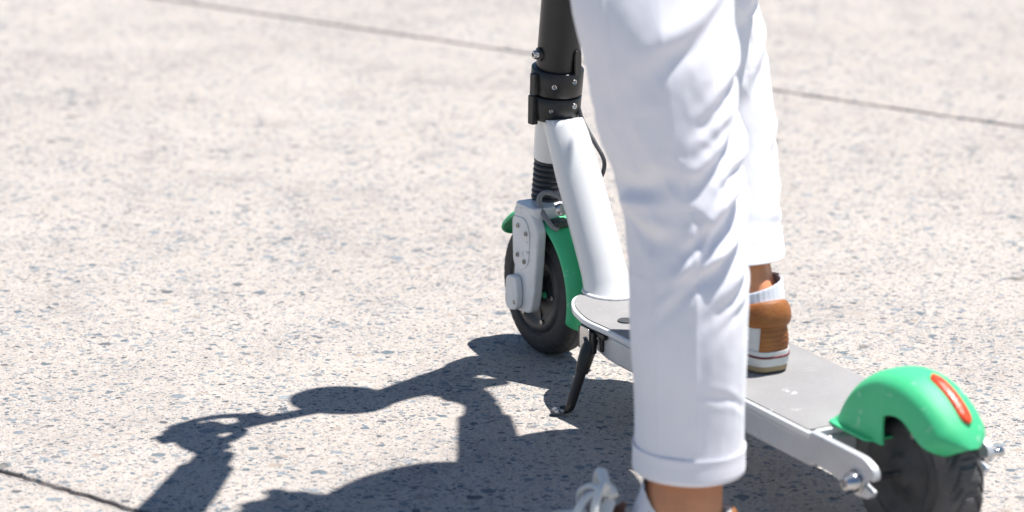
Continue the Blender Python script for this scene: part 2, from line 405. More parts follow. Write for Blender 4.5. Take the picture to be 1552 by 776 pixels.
# fork: crown block and two covered legs
def yz(poly): return [(-p[0], p[1]) for p in poly]
mb = MB()
leg_poly = round_poly([(.022, .222), (-.030, .226), (-.058, .200), (-.054, .150), (-.048, .098), (-.040, .070), (.004, .066), (.022, .076), (.020, .105), (.016, .150)], [.012, .01, .014, .02, .02, .018, .014, .014, .01, .03])
leg_poly = [(p[0]+(.008 if p[0] < 0 or p[1] < .11 else -.002), p[1]) for p in leg_poly]
for sx in (-1, 1):
    o = np.array((sx*.0335, 0, 0)); prism(mb, leg_poly, o, (0, 1, 0), (0, 0, 1), (sx, 0, 0), .0155)
fork = mb.build('fork', fork_paint, SC, bevel=.004)
mb = MB()
cp = round_poly([(-.0485, .018), (.0485, .018), (.0485, -.040), (-.0485, -.040)], .012)
prism(mb, cp, (0, .002, .2085), (1, 0, 0), (0, 1, 0), (0, 0, 1), .0185)
crown = mb.build('fork_crown', white_paint, SC, bevel=.003)
for sx in (-1, 1):
    # raised cover plate with four screws
    mb = MB(); cov = round_poly([(.016, .206), (-.020, .209), (-.034, .190), (-.030, .140), (-.006, .128), (.012, .136)], [.010, .012, .012, .014, .012, .010])
    prism(mb, [(p[0]+.004, p[1]) for p in cov], (sx*.0485, 0, 0), (0, 1, 0), (0, 0, 1), (sx, 0, 0), .0022)
    cv = mb.build('cover_plate', fork_paint, fork, bevel=.0009)
    for (y, z) in ((.003, .194), (-.020, .187), (.003, .151), (-.016, .145)):
        m2 = MB(); lathe(m2, [(.0008, .0006), (.0008, .0018), (.0018, .0021), (.0020, .0034), (.0004, .0036)], (sx*.0505, y, z), (sx, 0, 0), 16); m2.build('screw', dull_steel, fork)
    # oval axle boss
    mb = MB(); bo = round_poly([(.024, .118), (-.006, .122), (-.012, .100), (-.010, .072), (.016, .066), (.026, .076)], [.012, .010, .01, .012, .014, .01])
    prism(mb, bo, (sx*.0490, 0, 0), (0, 1, 0), (0, 0, 1), (sx, 0, 0), .010)
    mb.build('axle_cover', fork_paint, fork, bevel=.003)
    m2 = MB(); lathe(m2, [(0, .0001), (0.0006, .0028), (0, .0035)], (sx*.0592, -.002, .082), (sx, 0, 0), 12); m2.build('screw', dull_steel, fork)

# bellows
mb = MB(); prof = []
c0 = ax(.226); c1 = ax(.290); dirn = c1-c0; L = np.linalg.norm(dirn)
nb = 8
prof = [(0, .004)]
for i in range(nb*8+1):
    t = i/(nb*8); prof.append((t*L, .0212+.0020*t*0+.0024*abs(math.sin(t*nb*PI))**.7))
prof.append((L, .004))
lathe(mb, prof, c0, dirn, 48); mb.build('bellows', bellows_rubber, SC)

# head tube (white), with the diagonal neck running down to the deck
mb = MB(); c1 = ax(.287); c2 = ax(.366)
lathe(mb, [(0, .006), (0, .0225), (.003, .0245), (.075, .0265), (np.linalg.norm(c2-c1), .0275), (np.linalg.norm(c2-c1), .004)], c1, c2-c1, 64)
mb.build('head_tube', white_paint, SC)
mb = MB()
npts = [(0, -.010, .372), (0, -.030, .352), (0, -.052, .322), (0, -.078, .280), (0, -.107, .232), (0, -.132, .190), (0, -.149, .160), (0, -.160, .138), (0, -.168, .120)]
nr = [.022, .028, .0305, .0320, .0320, .0320, .0320, .0335, .0375]
tube(mb, npts, nr, 48, ref=(1, 0, 0), smoothpath=5, flat=1.0)
mb.v = [(x, y, min(z, .3505-.12*(y+.01))) for x, y, z in mb.v]
neck = mb.build('neck_tube', white_paint, SC)
# weld bead round the neck foot
mb = MB(); a = np.linspace(0, 2*PI, 60, endpoint=False)
ring = [np.array((.0350*math.cos(t), -.167+.040*math.sin(t), .1335)) for t in a]
R = []
for i, t in enumerate(a):
    d = np.array((math.cos(t), math.sin(t), 0)); b2 = np.linspace(0, 2*PI, 10, endpoint=False); r = .0030+.0005*math.sin(i*2.1)
    R.append(ring[i]+r*(np.outer(np.cos(b2), d)+np.outer(np.sin(b2), (0, 0, 1))))
rings(mb, R, wrap=True); mb.build('weld_bead', white_paint, SC)

# stem and folding collar
mb = MB(); tube(mb, [ax(.36), ax(.425), ax(.50), ax(.55), ax(.7), ax(.9), ax(1.03), ax(1.075)], [.0305, .0308, .0308, .0308, .0305, .029, .027, .026], 48)
stem = mb.build('stem', black_paint, SC)
def collar(z0, z1, r, ri=.031):
    mb = MB(); p, q = ax(z0), ax(z1); L = np.linalg.norm(q-p)
    lathe(mb, [(0, ri), (0, r-.0012), (.0012, r), (L-.0012, r), (L, r-.0012), (L, ri)], p, q-p, 72)
    return mb
cb = collar(.352, .3865, .0370).build('collar_ring', black_paint, SC)
ct = collar(.3885, .4240, .0372).build('collar_ring', black_paint, SC)
def on_collar(ang, z, r):   # ang measured from -x (left) towards -y (rear)
    p = ax(z); return p+np.array((-math.cos(ang)*r, -math.sin(ang)*r, 0)), np.array((-math.cos(ang), -math.sin(ang), 0))
for ang, z, par, rad in ((.95, .402, ct, .0042), (.90, .367, cb, .0034), (1.75, .408, ct, .004), (1.85, .372, cb, .0045)):
    p, d = on_collar(ang, z, .0366); m2 = MB(); lathe(m2, [(.0022, .0004), (.0006, .0016), (.0018, .0022), (.0022, rad-.0006), (.0008, rad), (-.002, rad)], p, d, 20); m2.build('screw', steel, par)
# hinge lug on the left
for z0, z1, par in ((.345, .3865, cb), (.3885, .4190, ct)):
    p, d = on_collar(.12, (z0+z1)/2, .0385); rot = np.array([d, (-d[1], d[0], 0), (0, 0, 1)]).T; mb = MB(); box(mb, p, (.010, .012, z1-z0), rot); mb.build('hinge_lug', black_paint, par, bevel=.0015)
p, d = on_collar(.28, .3865, .0395); 
# latch tongue at the rear right and the clamp bolt above the collar on the left
mb = MB(); p, d = on_collar(1.95, .435, .0325); rot = np.array([d, (-d[1], d[0], 0), (0, 0, 1)]).T; lp = round_poly([(-.007, -.018), (.007, -.018), (.007, .018), (-.007, .018)], [0, 0, .0065, .0065])
prism(mb, lp, p, rot[:, 1], (0, 0, 1), d, .003); mb.build('latch_tongue', black_paint, SC, bevel=.0008)
p, d = on_collar(-.05, .445, .030)
mb = MB(); lathe(mb, [(-.002, .010), (.003, .010), (.004, .0085), (.004, .002)], p, d, 24); cbp = mb.build('clamp_boss', black_paint, SC)
mb = MB(); lathe(mb, [(.003, .0062), (.010, .0062), (.0112, .0052), (.0112, .003), (.008, .0028), (.008, .0001)], p, d, 24); mb.build('clamp_bolt', steel, SC)

# brake cable, hook by the bellows
mb = MB(); tube(mb, [(.022, -.030, .385), (.024, -.045, .352), (.028, -.072, .325), (.033, -.092, .300), (.030, -.088, .275), (.020, -.075, .262)], .0030, 12, smoothpath=8); mb.build('brake_cable', dark_plastic, SC)
mb = MB(); tube(mb, [(-.022, -.062, .200), (-.030, -.055, .206), (-.034, -.036, .222), (-.033, -.026, .238), (-.026, -.030, .247), (-.016, -.044, .246), (-.010, -.052, .240)], .0038, 14, smoothpath=8); mb.build('cable_guide', mat('grey_hose', (.22, .22, .22), .45), SC)
mb = MB(); lathe(mb, [(0, .0001), (0, .0085), (.009, .0085), (.010, .007), (.010, .0001)], (-.012, -.050, .226), (-.4, -1, .1), 24); mb.build('stop_screw', steel, SC)
mb = MB(); box(mb, (-.014, -.052, .2065), (.026, .022, .010)); mb.build('cable_clip', dark_plastic, SC, bevel=.002)

# fenders: curved shell swept round the wheel
def fender(name, cy, cz, Rf, half, a0, a1, drop, m, taper=None, parent=SC, flare=None, ox=0):
    N = 110; K = 33; outer = []; inner = []
    for i in range(N+1):
        t = i/N; a = a0+(a1-a0)*t
        hw = half*(taper(t) if taper else 1); dr = drop(t) if callable(drop) else drop
        Rr = Rf*(flare(t) if flare else 1)
        d = np.array((0, math.cos(a), math.sin(a))); c = np.array((ox, cy, cz)); ro = []; ri = []
        for k in range(K):
            s = -1+2*k/(K-1)
            # rounded cross-section: flat-ish crown, sides turning inwards towards the hub
            ph = s*PI/2; x = hw*math.copysign(abs(math.sin(ph))**.75, math.sin(ph)); h = min(dr, .034)*(1-abs(math.cos(ph))**.85)+max(0, dr-.034)*(min(1, max(0, (abs(s)-.66)/.34)))**.8
            ro.append(c+d*(Rr-h)+np.array((x, 0, 0))); ri.append(c+d*(Rr-h-.003*(abs(math.cos(ph))+.1))+np.array((x*(1-.0032/hw), 0, 0)))
        outer.append(ro); inner.append(ri)
    mb = MB(); R = [list(o)+list(i_)[::-1] for o, i_ in zip(outer, inner)]
    rings(mb, R); return mb.build(name, m, parent)
def fft(t): return math.sqrt(max(.02, 1-max(0, (.08-t)/.08)**2))*math.sqrt(max(.02, 1-max(0, (t-.95)/.05)**2)) 
ffn = fender('front_fender', 0, AZ, .119, .034, math.radians(31), math.radians(200), .012, green, taper=fft)
def rft(t): return (1-.10*t)*math.sqrt(max(.03, 1-max(0, (t-.90)/.10)**2*.8))
def rdrop(t):
    # the side wall is deep over the deck and shallow behind the arch cut-out
    a = 18+135*t; s = min(1, max(0, (a-74)/9)); s = s*s*(3-2*s)
    d0 = .121-.033/math.sin(math.radians(max(a, 15))); d1 = .050-.006*math.sin(min(1, max(0, (a-85)/50))*PI)-.020*max(0, (a-120)/33)**1.5
    return d0*(1-s)+d1*s
rfd = fender('rear_fender', -WB, .100, .121, .0435, math.radians(18), math.radians(151), rdrop, green, taper=rft, ox=-.005)
# foot flange of the rear fender on the deck
mb = MB(); fl = round_poly([(-.054, .010), (.046, .010), (.048, -.02), (.048, -.075), (-.056, -.075), (-.056, -.02)], .012)
prism(mb, fl, (0, -.757, .1325), (1, 0, 0), (0, 1, 0), (0, 0, 1), .0035); mb.build('fender_flange', green, rfd, bevel=.0012)
# red tail reflector following the crown
mb = MB(); R = []
for i in range(25):
    t = i/24; a = math.radians(99+38*t); d = np.array((0, math.cos(a), math.sin(a))); hw = .0088*math.sqrt(max(.03, 1-(2*t-1)**8)); b2 = np.linspace(0, 2*PI, 20, endpoint=False)
    R.append(np.array((-.001, -WB, .100))+d*(.121)+hw*np.outer(np.cos(b2), (1, 0, 0))+np.outer(.0042*np.sin(b2), d))
rings(mb, R); mb.build('tail_reflector', reflector_red, rfd)
mb = MB(); R = []
for i in range(25):
    t = i/24; a = math.radians(98+40*t); d = np.array((0, math.cos(a), math.sin(a))); hw = .0108*math.sqrt(max(.03, 1-(2*t-1)**8)); b2 = np.linspace(0, 2*PI, 20, endpoint=False)
    R.append(np.array((-.001, -WB, .100))+d*(.1205)+hw*np.outer(np.cos(b2), (1, 0, 0))+np.outer(.0016*np.sin(b2), d))
rings(mb, R); mb.build('reflector_seat', green, rfd)

# deck
def deck_outline(in_=0, zz=0):
    p = [(-.093, -.875), (-.093, -.30), (-.096, -.262), (-.078, -.192), (-.040, -.142), (.040, -.142), (.078, -.192), (.096, -.262), (.093, -.30), (.093, -.875)]
    return p
base = [(-.093, -.765), (-.093, -.30), (-.097, -.258), (-.082, -.196), (-.048, -.146), (.048, -.146), (.082, -.196), (.097, -.258), (.093, -.30), (.093, -.765)]
def shrink(p, d): return [(x*(1-d/.093), (-.455)+(y+.455)*(1-d/.31)) for x, y in p]
mb = MB(); prism(mb, round_poly(base, [.004, .05, .03, .03, .03, .03, .03, .03, .05, .004], 5), (0, 0, .1225), (1, 0, 0), (0, 1, 0), (0, 0, 1), .0085)
deck = mb.build('deck', white_paint, SC, bevel=.0022)
mb = MB(); prism(mb, round_poly(shrink(base, .0045), [.004, .05, .03, .03, .03, .03, .03, .03, .05, .004], 5), (0, 0, .1312), (1, 0, 0), (0, 1, 0), (0, 0, 1), .0014)
mb.build('grip_tape', grip_tape_m, deck)
mb = MB(); lathe(mb, [(0, .0001), (.0015, .008), (.002, .011), (0, .012)], (-.052, -.292, .1325), (0, 0, 1), 24); mb.build('deck_screw', dark_plastic, deck)
# hollow aluminium body of the deck and its lighter side rails
mb = MB(); prism(mb, round_poly([(-.089, -.770), (-.089, -.285), (-.055, -.20), (.055, -.20), (.089, -.285), (.089, -.770)], [.01, .05, .03, .03, .05, .01]), (0, 0, .0855), (1, 0, 0), (0, 1, 0), (0, 0, 1), .0365)
mb.build('battery_housing', alu, SC, bevel=.006)
mb = MB(); prism(mb, [(-.075, .0), (.075, 0), (.075, .012), (-.075, .012)], (0, -.76, .076), (1, 0, 0), (0, 1, 0), (0, 0, 1), .012); 
# rear drop-outs: plates running back on both sides to the axle
for sx in (-1, 1):
    mb = MB(); pl = round_poly([(-.60, .131), (-.79, .131), (-.868, .131), (-.888, .122), (-.890, .108), (-.868, .106), (-.868, .098), (-.886, .094), (-.880, .084), (-.852, .080), (-.812, .092), (-.76, .094), (-.60, .094)], [.002, .006, .012, .008, .006, .004, .004, .005, .006, .012, .02, .02, .002])
    prism(mb, pl, (sx*.0885, 0, 0), (0, 1, 0), (0, 0, 1), (-sx, 0, 0), .010)
    mb.build('rear_dropout', alu, SC, bevel=.0022)
# the rear plate tops narrow the gap between deck and wheel
mb = MB(); lathe(mb, [(-.100, .0045), (.108, .0045)], (0, -WB, AZ), (1, 0, 0), 20, caps=True); mb.build('rear_axle', steel, SC)
for sx in (-1, 1):
    mb = MB(); a6 = lambda i, h, r, a: r*(1-.07*np.abs(np.cos(3*a))) if i in (2, 3, 4) else np.full(len(a), r)
    lathe(mb, [(.0885, .0085), (.0885, .0150), (.0905, .0150), (.0905, .0122), (.0985, .0122), (.1010, .0095), (.1055, .0090), (.1075, .0070), (.1075, .0045), (.1050, .0040), (.1050, .0001)], (0, -WB, AZ), (sx, 0, 0), 48)
    mb.build('axle_nut', steel, SC)
mb = MB(); lathe(mb, [(.106, .006), (.113, .006), (.115, .0045), (.121, .0045), (.123, .0065), (.127, .0060), (.129, .001)], (0, -WB, AZ), (1, 0, 0), 20, caps=True); mb.build('axle_end_cap', steel, SC)

# kickstand
mb = MB(); box(mb, (-.078, -.272, .1175), (.030, .062, .008)); box(mb, (-.0935, -.262, .104), (.007, .040, .030)); box(mb, (-.076, -.290, .106), (.028, .006, .024)); 
ks = mb.build('kickstand_bracket', black_paint, SC, bevel=.002)
mb = MB(); lathe(mb, [(0, .0001), (0, .004), (.0035, .0048), (.0035, .0001)], (-.0985, -.262, .1045), (-1, 0, 0), 20); mb.build('pivot_bolt', steel, SC)
mb = MB(); hp = round_poly([(.012, .018), (-.012, .018), (-.012, -.014), (.012, -.014)], .005)
prism(mb, hp, (-.0972, -.262, .1045), (0, 1, 0), (0, 0, 1), (-1, 0, 0), .0016); mb.build('hinge_plate', steel, SC, bevel=.0005)
mb = MB(); tube(mb, [(-.090, -.268, .108), (-.097, -.268, .088), (-.106, -.268, .062)], [.0090, .0108, .0092], 24)
tube(mb, [(-.104, -.268, .068), (-.112, -.267, .044), (-.119, -.266, .022), (-.121, -.263, .0130), (-.125, -.258, .0092), (-.129, -.254, .0080)], [.0074, .0070, .0068, .0066, .0060, .0055], 24, smoothpath=6)
mb.build('kickstand_leg', black_paint, SC)
mb = MB(); R = []
for (x, y, z, wd, hh) in ((-.121, -.259, .0115, .004, .004), (-.125, -.257, .0085, .0078, .0048), (-.130, -.252, .0068, .0095, .0042), (-.136, -.247, .0058, .0090, .0034), (-.139, -.2445, .0052, .005, .0022)):
    b2 = np.linspace(0, 2*PI, 20, endpoint=False); u = np.array((.66, .75, 0)); R.append(np.array((x, y, z))+wd*np.outer(np.cos(b2), u)+hh*np.outer(np.sin(b2), (0, 0, 1)))
rings(mb, R); mb.build('kickstand_foot', mat('worn_black', (.06, .06, .065), .35, .4, spot=(60, .5, (.40, .40, .41), 1)), SC)

# handlebar (above the frame; it throws the shadow on the ground)
HZ = 1.085; HY = -.078
mb = MB(); tube(mb, [(-.272, HY-.020, HZ-.004), (-.12, HY-.004, HZ), (0, HY, HZ), (.12, HY-.004, HZ), (.228, HY-.014, HZ-.004)], .0145, 24, smoothpath=4); mb.build('handlebar', black_paint, SC)
GX = {-1: -.236, 1: .165}
for sx in (-1, 1):
    g = GX[sx]
    mb = MB(); tube(mb, [(g-.055, HY-.012, HZ-.002), (g-.050, HY-.012, HZ-.002), (g+.050, HY-.012, HZ-.002), (g+.055, HY-.012, HZ-.002)], [.018, .0165, .0165, .018], 24); mb.build('grip', rubber, SC)
    mb = MB(); tube(mb, [(g-sx*.095, HY+.010, HZ-.004), (g-sx*.070, HY+.030, HZ-.004), (g-sx*.030, HY+.038, HZ-.006), (g+sx*.015, HY+.028, HZ-.010), (g+sx*.030, HY+.024, HZ-.012)], [.011, .010, .0085, .008, .008], 14, smoothpath=6); mb.build('brake_lever', black_paint, SC)
    mb = MB(); tube(mb, [(g-sx*.105, HY+.002, HZ), (g-sx*.070, HY+.001, HZ)], .019, 24); box(mb, (g-sx*.088, HY+.014, HZ-.002), (.030, .034, .018)); mb.build('lever_clamp', black_paint, SC, bevel=.002)
mb = MB(); tube(mb, [ax(1.055), (0, HY, 1.105)], [.031, .034], 32); mb.build('stem_head', black_paint, SC)
mb = MB(); R = []; a = np.linspace(0, 2*PI, 48, endpoint=False)
for z, k_ in ((1.100, .80), (1.104, .96), (1.112, 1), (1.124, .98), (1.128, .90)): R.append([(math.cos(t)*.067*k_-.012*math.sin(t), HY+.020+math.sin(t)*.064*k_, z) for t in a])
rings(mb, R); mb.build('display_pad', black_paint, SC)
mb = MB(); lathe(mb, [(0, .0001), (0, .018), (.020, .022), (.024, .018), (.024, .0001)], (0, HY+.040, 1.075), (0, 1, -.1), 24); mb.build('headlamp', white_paint, SC)

# ================================================================ PERSON
PB = (-.12, -.62)
PE = empty('person', world(*PB), A, 'person in rolled-up white trousers and tan sneakers with one foot on the scooter deck', 'person')
OFF = (PB[0], PB[1], 0)
def cat(pts, vals, k):
    """Catmull-Rom through points"""
    P = []; m = len(pts); pts = [np.array(p, float) for p in pts]
    for i in range(m-1):
        p0, p1, p2, p3 = pts[max(i-1, 0)], pts[i], pts[i+1], pts[min(i+2, m-1)]
        for j in range(k):
            t = j/k; P.append(.5*((2*p1)+(-p0+p2)*t+(2*p0-5*p1+4*p2-p3)*t*t+(-p0+3*p1-3*p2+p3)*t**3))
    P.append(pts[-1]); return P

# trouser leg profiles: (x, y, z, half width, half depth)
Lleg = [(-.279, -.790, .1300, .0628, .0640), (-.276, -.785, .165, .0622, .064), (-.274, -.780, .211, .0622, .066), (-.271, -.770, .286, .0655, .070), (-.264, -.755, .360, .0665, .072), (-.261, -.740, .410, .0675, .074),
        (-.264, -.730, .455, .0705, .077), (-.270, -.715, .506, .0785, .081), (-.273, -.700, .580, .0830, .086), (-.270, -.675, .651, .0910, .093), (-.245, -.630, .75, .097, .100), (-.205, -.59, .84, .100, .112), (-.17, -.565, .92, .098, .125)]
Rleg = [(-.004, -.473, .270, .0625, .0635), (.000, -.462, .294, .0600, .063), (.006, -.446, .332, .0595, .064), (.013, -.413, .412, .066, .070), (.008, -.390, .492, .072, .075), (-.004, -.376, .574, .076, .078), (-.010, -.385, .64, .080, .080), (-.004, -.420, .72, .086, .090), (.008, -.47, .81, .096, .104), (.005, -.545, .90, .098, .125)]

# folds: soft wandering ridges that fan out from the back of the knee
def fold_field(side, th_, z, zk, seed):
    """th_: angle from +x (right) towards +y (front)"""
    d = 0.0
    ca = math.cos(th_); sa = math.sin(th_)
    # direction facing behind-right of the knee
    back = max(0, math.cos(th_-math.radians(-38)))
    # broad, low waves everywhere
    d += .0020*noise.noise(Vector((ca*1.6, sa*1.6, z*9+seed)))*(1 if z > zk-.1 else .35)
    w = math.exp(-((z-zk-.005)/.115)**2)
    for k, (zc, slope, amp, wid, th0, ext) in enumerate(FOLDS[side]):
        dth = (th_-th0+PI) % (2*PI)-PI
        zz = z-(zc+slope*dth+.012*noise.noise(Vector((dth*1.5, k*3.1, seed))))
        wd = wid*(1+.35*noise.noise(Vector((dth*2., k*7.7, seed+3))))
        e = math.exp(-(dth/ext)**2)
        d += 1.25*amp*e*(math.exp(-(zz/wd)**2)-.75*math.exp(-((zz+wd*1.5)/(wd*.9))**2))
    # small secondary wrinkles near the knee
    d += w*.0016*noise.noise(Vector((ca*2.2+z*6, sa*2.2, z*34+seed)))
    q_ = noise.noise(Vector((ca*2.6+z*2, sa*2.6, (z+.05*ca)*22+seed*2))); d += w*.0030*(.35-abs(q_))
    q_ = noise.noise(Vector((ca*3.6, sa*3.6, (z-.04*sa)*15+seed*5))); d += .0009*(.3-abs(q_))
    ds = (th_-SEAM[side]+PI) % (2*PI)-PI; d += .0010*math.exp(-((ds-.03)/.022)**2)-.0012*math.exp(-((ds+.005)/.016)**2)
    d += .0006*noise.noise(Vector((ca*5+z*3, sa*5, z*60+seed)))*(.35+w)
    return d
R_ = math.radians
SEAM = {'L': R_(-160), 'R': R_(-35)}
FOLDS = {
 'L': [(.585, .050, .0060, .013, R_(-52), .55), (.550, .055, .0055, .010, R_(-60), .50), (.522, .060, .0075, .011, R_(-66), .65), (.490, .058, .0065, .009, R_(-58), .60), (.462, .055, .0090, .011, R_(-70), .80),
       (.432, .060, .0075, .010, R_(-80), .85), (.405, .050, .0085, .012, R_(-75), .95), (.372, .045, .0045, .012, R_(-60), .60), (.455, .02, -.0060, .012, R_(-165), .6), (.425, -.02, .0050, .014, R_(-170), .6),
       (.64, .05, .004, .018, R_(-100), .7), (.335, .03, .0022, .008, R_(-62), .45), (.232, -.03, .0005, .006, R_(-75), .5), (.222, -.02, -.0005, .006, R_(-85), .6)],
 'R': [(.42, .04, .0022, .013, R_(-40), .6), (.365, .05, .0020, .012, R_(-20), .7), (.31, -.02, .0022, .009, R_(-30), .8), (.52, .05, .0030, .016, R_(-60), .7), (.60, .03, .004, .016, R_(-50), .7)]}
def trouser_leg(prof, side, zk, seed, k=34, n=300):
    P = cat(prof, None, k); R = []
    a = np.linspace(0, 2*PI, n, endpoint=False)
    for i, p in enumerate(P):
        hx, hy = p[3], p[4]; r = []
        for t in a:
            c, s = math.cos(t), math.sin(t)
            d = fold_field(side, t, p[2], zk, seed)
            # pressed crease down the front and back of the leg
            for tc_ in (R_(-118), R_(62)):
                dt = (t-tc_+PI) % (2*PI)-PI; d += .0021*math.exp(-(abs(dt)/.075)**1.1)*(1 if p[2] < zk-.02 else .5)
            # keep the hem calm
            e = min(1, max(0, (p[2]-prof[0][2]-.02)/.04)); d *= .3+.7*e
            r.append((p[0]+c*(hx+d), p[1]+s*(hy+d), p[2]))
        R.append(r)
    # inner lining turned up inside the hem
    ku = next(i for i, p in enumerate(P) if p[2] >= P[0][2]+.030)
    hem = [[(P[q_][0]+(v[0]-P[q_][0])*.955, P[q_][1]+(v[1]-P[q_][1])*.955, v[2]+dz) for v in R[q_]] for q_, dz in ((ku, 0), (0, .002))]
    R = hem+R
    mb = MB(); rings(mb, R, caps=False); return mb
tl = trouser_leg(Lleg, 'L', .455, 1.7); tr = trouser_leg(Rleg, 'R', .60, 8.3)
# seat of the trousers
pel = [(-.085, -.55, .84, .10, .085), (-.085, -.55, .88, .185, .125), (-.085, -.553, .95, .188, .130), (-.085, -.55, 1.02, .168, .115), (-.085, -.545, 1.07, .155, .105)]
a = np.linspace(0, 2*PI, 96, endpoint=False)
R = [[(p[0]+math.cos(t)*p[3], p[1]+math.sin(t)*p[4], p[2]) for t in a] for p in cat(pel, None, 8)]
tl.add(tr.v, tr.f); rings(tl, R)
trs = tl.build('trousers', trouser, PE, OFF)
def cuff(prof, h, lift, tilt, off=.0028):
    x, y, z0, hx, hy = prof[0]; mb = MB(); n = 120; a = np.linspace(0, 2*PI, n, endpoint=False); R = []
    P = cat(prof, None, 22)
    def at(z):
        q = min(P, key=lambda p: abs(p[2]-z)); return q
    for dz, o in ((.040, -.0022), (.004, -.0020), (-.001, -.0008), (-.002, .0004), (-.0005, .0016), (.004, .0020), (h*.5, .0018), (h-.004, .0022), (h-.001, .0026), (h+.0005, .0020), (h, .0010), (h-.006, .0012)):
        q = at(z0+max(dz, 0)); r = []
        for j, t in enumerate(a):
            wob = .0010*noise.noise(Vector((math.cos(t)*2, math.sin(t)*2, z0*10)))*(1 if dz > h*.7 else .6)
            zz = z0+dz+tilt*math.cos(t-R_(-100))*0+ .0012*noise.noise(Vector((math.cos(t)*1.5, math.sin(t)*1.5, 5+z0)))
            r.append((q[0]+math.cos(t)*(q[3]+o+wob), q[1]+math.sin(t)*(q[4]+o+wob), zz))
        R.append(r)
    rings(mb, R, caps=False); return mb
cuff(Lleg, .0275, 0, 0).build('cuff', trouser, trs, OFF); cuff(Rleg, .029, 0, 0).build('cuff', trouser, trs, OFF)

# body: one continuous surface grown from overlapping lofts
B = MB()
def limb(pts, rad, n=24, flat=1.0, ref=(1, 0, 0)): tube(B, pts, rad, n, smoothpath=5, flat=flat, ref=ref)
def fcoord(cx, cy, toe): # foot-local to scooter-local
    c, s = math.cos(toe), math.sin(toe); return lambda f_, r_, z: (cx+f_*-s*-1*0+(-s)*f_*-1*-1+c*r_, cy+c*f_+s*r_, z)
TOE_L, TOE_R = R_(56), R_(-2)
AL = (-.298, -.815); AR = (-.001, -.507)
def fl_(c, toe):
    co_, si = math.cos(toe), math.sin(toe)
    return lambda f_, r_, z: (c[0]-si*f_+co_*r_, c[1]+co_*f_+si*r_, z)
FL = fl_(AL, TOE_L); FR = fl_(AR, TOE_R)
for F, z0, prof in ((FL, 0.0, Lleg), (FR, .133, Rleg)):
    ank = F(0, 0, z0+.095)
    top = prof[4]; knee = prof[6]
    def cen(z):
        for p, q in zip(prof, prof[1:]):
            if p[2] <= z <= q[2]: t = (z-p[2])/(q[2]-p[2]); return np.array((p[0]+(q[0]-p[0])*t, p[1]+(q[1]-p[1])*t, z))
        return np.array(prof[0][:3])
    c0, c1, c2, c3 = cen(z0+.165), cen(z0+.26), cen(z0+.34), np.array(prof[6][:3])
    fdir = F(1, 0, 0)[0]-F(0, 0, 0)[0], F(1, 0, 0)[1]-F(0, 0, 0)[1]
    limb([F(.0, 0, z0+.035), F(0, 0, z0+.072), np.array(F(.000, 0, z0+.108))*.7+np.array((c0[0], c0[1], z0+.108))*.3, c0, c1, c2, c3], [.034, .0365, .0345, .037, .045, .048, .052])
    limb([F(.020, 0, z0+.045), F(.020, 0, z0+.078), np.array(F(.020, 0, z0+.112))*.7+np.array((c0[0], c0[1], z0+.112))*.3, c0+np.array((fdir[0]*.008, fdir[1]*.008, 0))], [.033, .034, .032, .034])
    # achilles, heel and malleoli
    limb([F(-.022, 0, z0+.030), F(-.028, 0, z0+.055), F(-.027, 0, z0+.09), c0-np.array((fdir[0]*.022, fdir[1]*.022, 0))], [.026, .022, .015, .017])
    limb([F(0, -.031, z0+.083), F(-.002, -.031, z0+.076)], [.0105, .011]); limb([F(.004, .030, z0+.090), F(.004, .030, z0+.084)], [.0105, .011])
    limb([F(.0, 0, z0+.045), F(.045, 0, z0+.052), F(.10, .004, z0+.036), (F(.155, .004, z0+.024)), F(.18, .0, z0+.018)], [.032, .032, .027, .020, .012])
limb([Lleg[6][:3], Lleg[9][:3], Lleg[10][:3], Lleg[11][:3], (-.165, -.560, .91)], [.052, .066, .072, .076, .080]); limb([Rleg[6][:3], Rleg[7][:3], Rleg[8][:3], (-.002, -.550, .91)], [.054, .064, .074, .080])
R = [[(p[0]+math.cos(t)*p[3], p[1]+math.sin(t)*p[4], p[2]) for t in a] for p in cat([(-.085, -.553, .885, .12, .08), (-.085, -.555, .94, .162, .11), (-.085, -.55, 1.04, .135, .095), (-.085, -.52, 1.16, .135, .098), (-.085, -.49, 1.28, .150, .105), (-.085, -.475, 1.36, .145, .085), (-.085, -.47, 1.41, .07, .055)], None, 6)]
rings(B, R)
limb([(-.085, -.47, 1.38), (-.085, -.465, 1.43), (-.085, -.45, 1.50)], [.060, .052, .050])
# head with face
R = [[(p[0]+math.cos(t)*p[3], p[1]+math.sin(t)*p[4], p[2]) for t in a] for p in cat([(-.085, -.425, 1.455, .028, .03), (-.085, -.43, 1.475, .052, .065), (-.085, -.437, 1.52, .066, .085), (-.085, -.442, 1.58, .074, .096), (-.085, -.447, 1.63, .071, .094), (-.085, -.45, 1.67, .048, .062), (-.085, -.45, 1.685, .012, .016)], None, 6)]
rings(B, R)
limb([(-.085, -.352, 1.585), (-.085, -.335, 1.555), (-.085, -.338, 1.543)], [.008, .014, .012])
limb([(-.110, -.356, 1.515), (-.085, -.348, 1.517), (-.060, -.356, 1.515)], [.006, .010, .006])
for sx in (-1, 1): limb([(-.085+sx*.077, -.445, 1.600), (-.085+sx*.082, -.450, 1.575), (-.085+sx*.076, -.442, 1.545)], [.012, .014, .009]); limb([(-.085+sx*.045, -.36, 1.600), (-.085+sx*.02, -.352, 1.602)], [.008, .008])
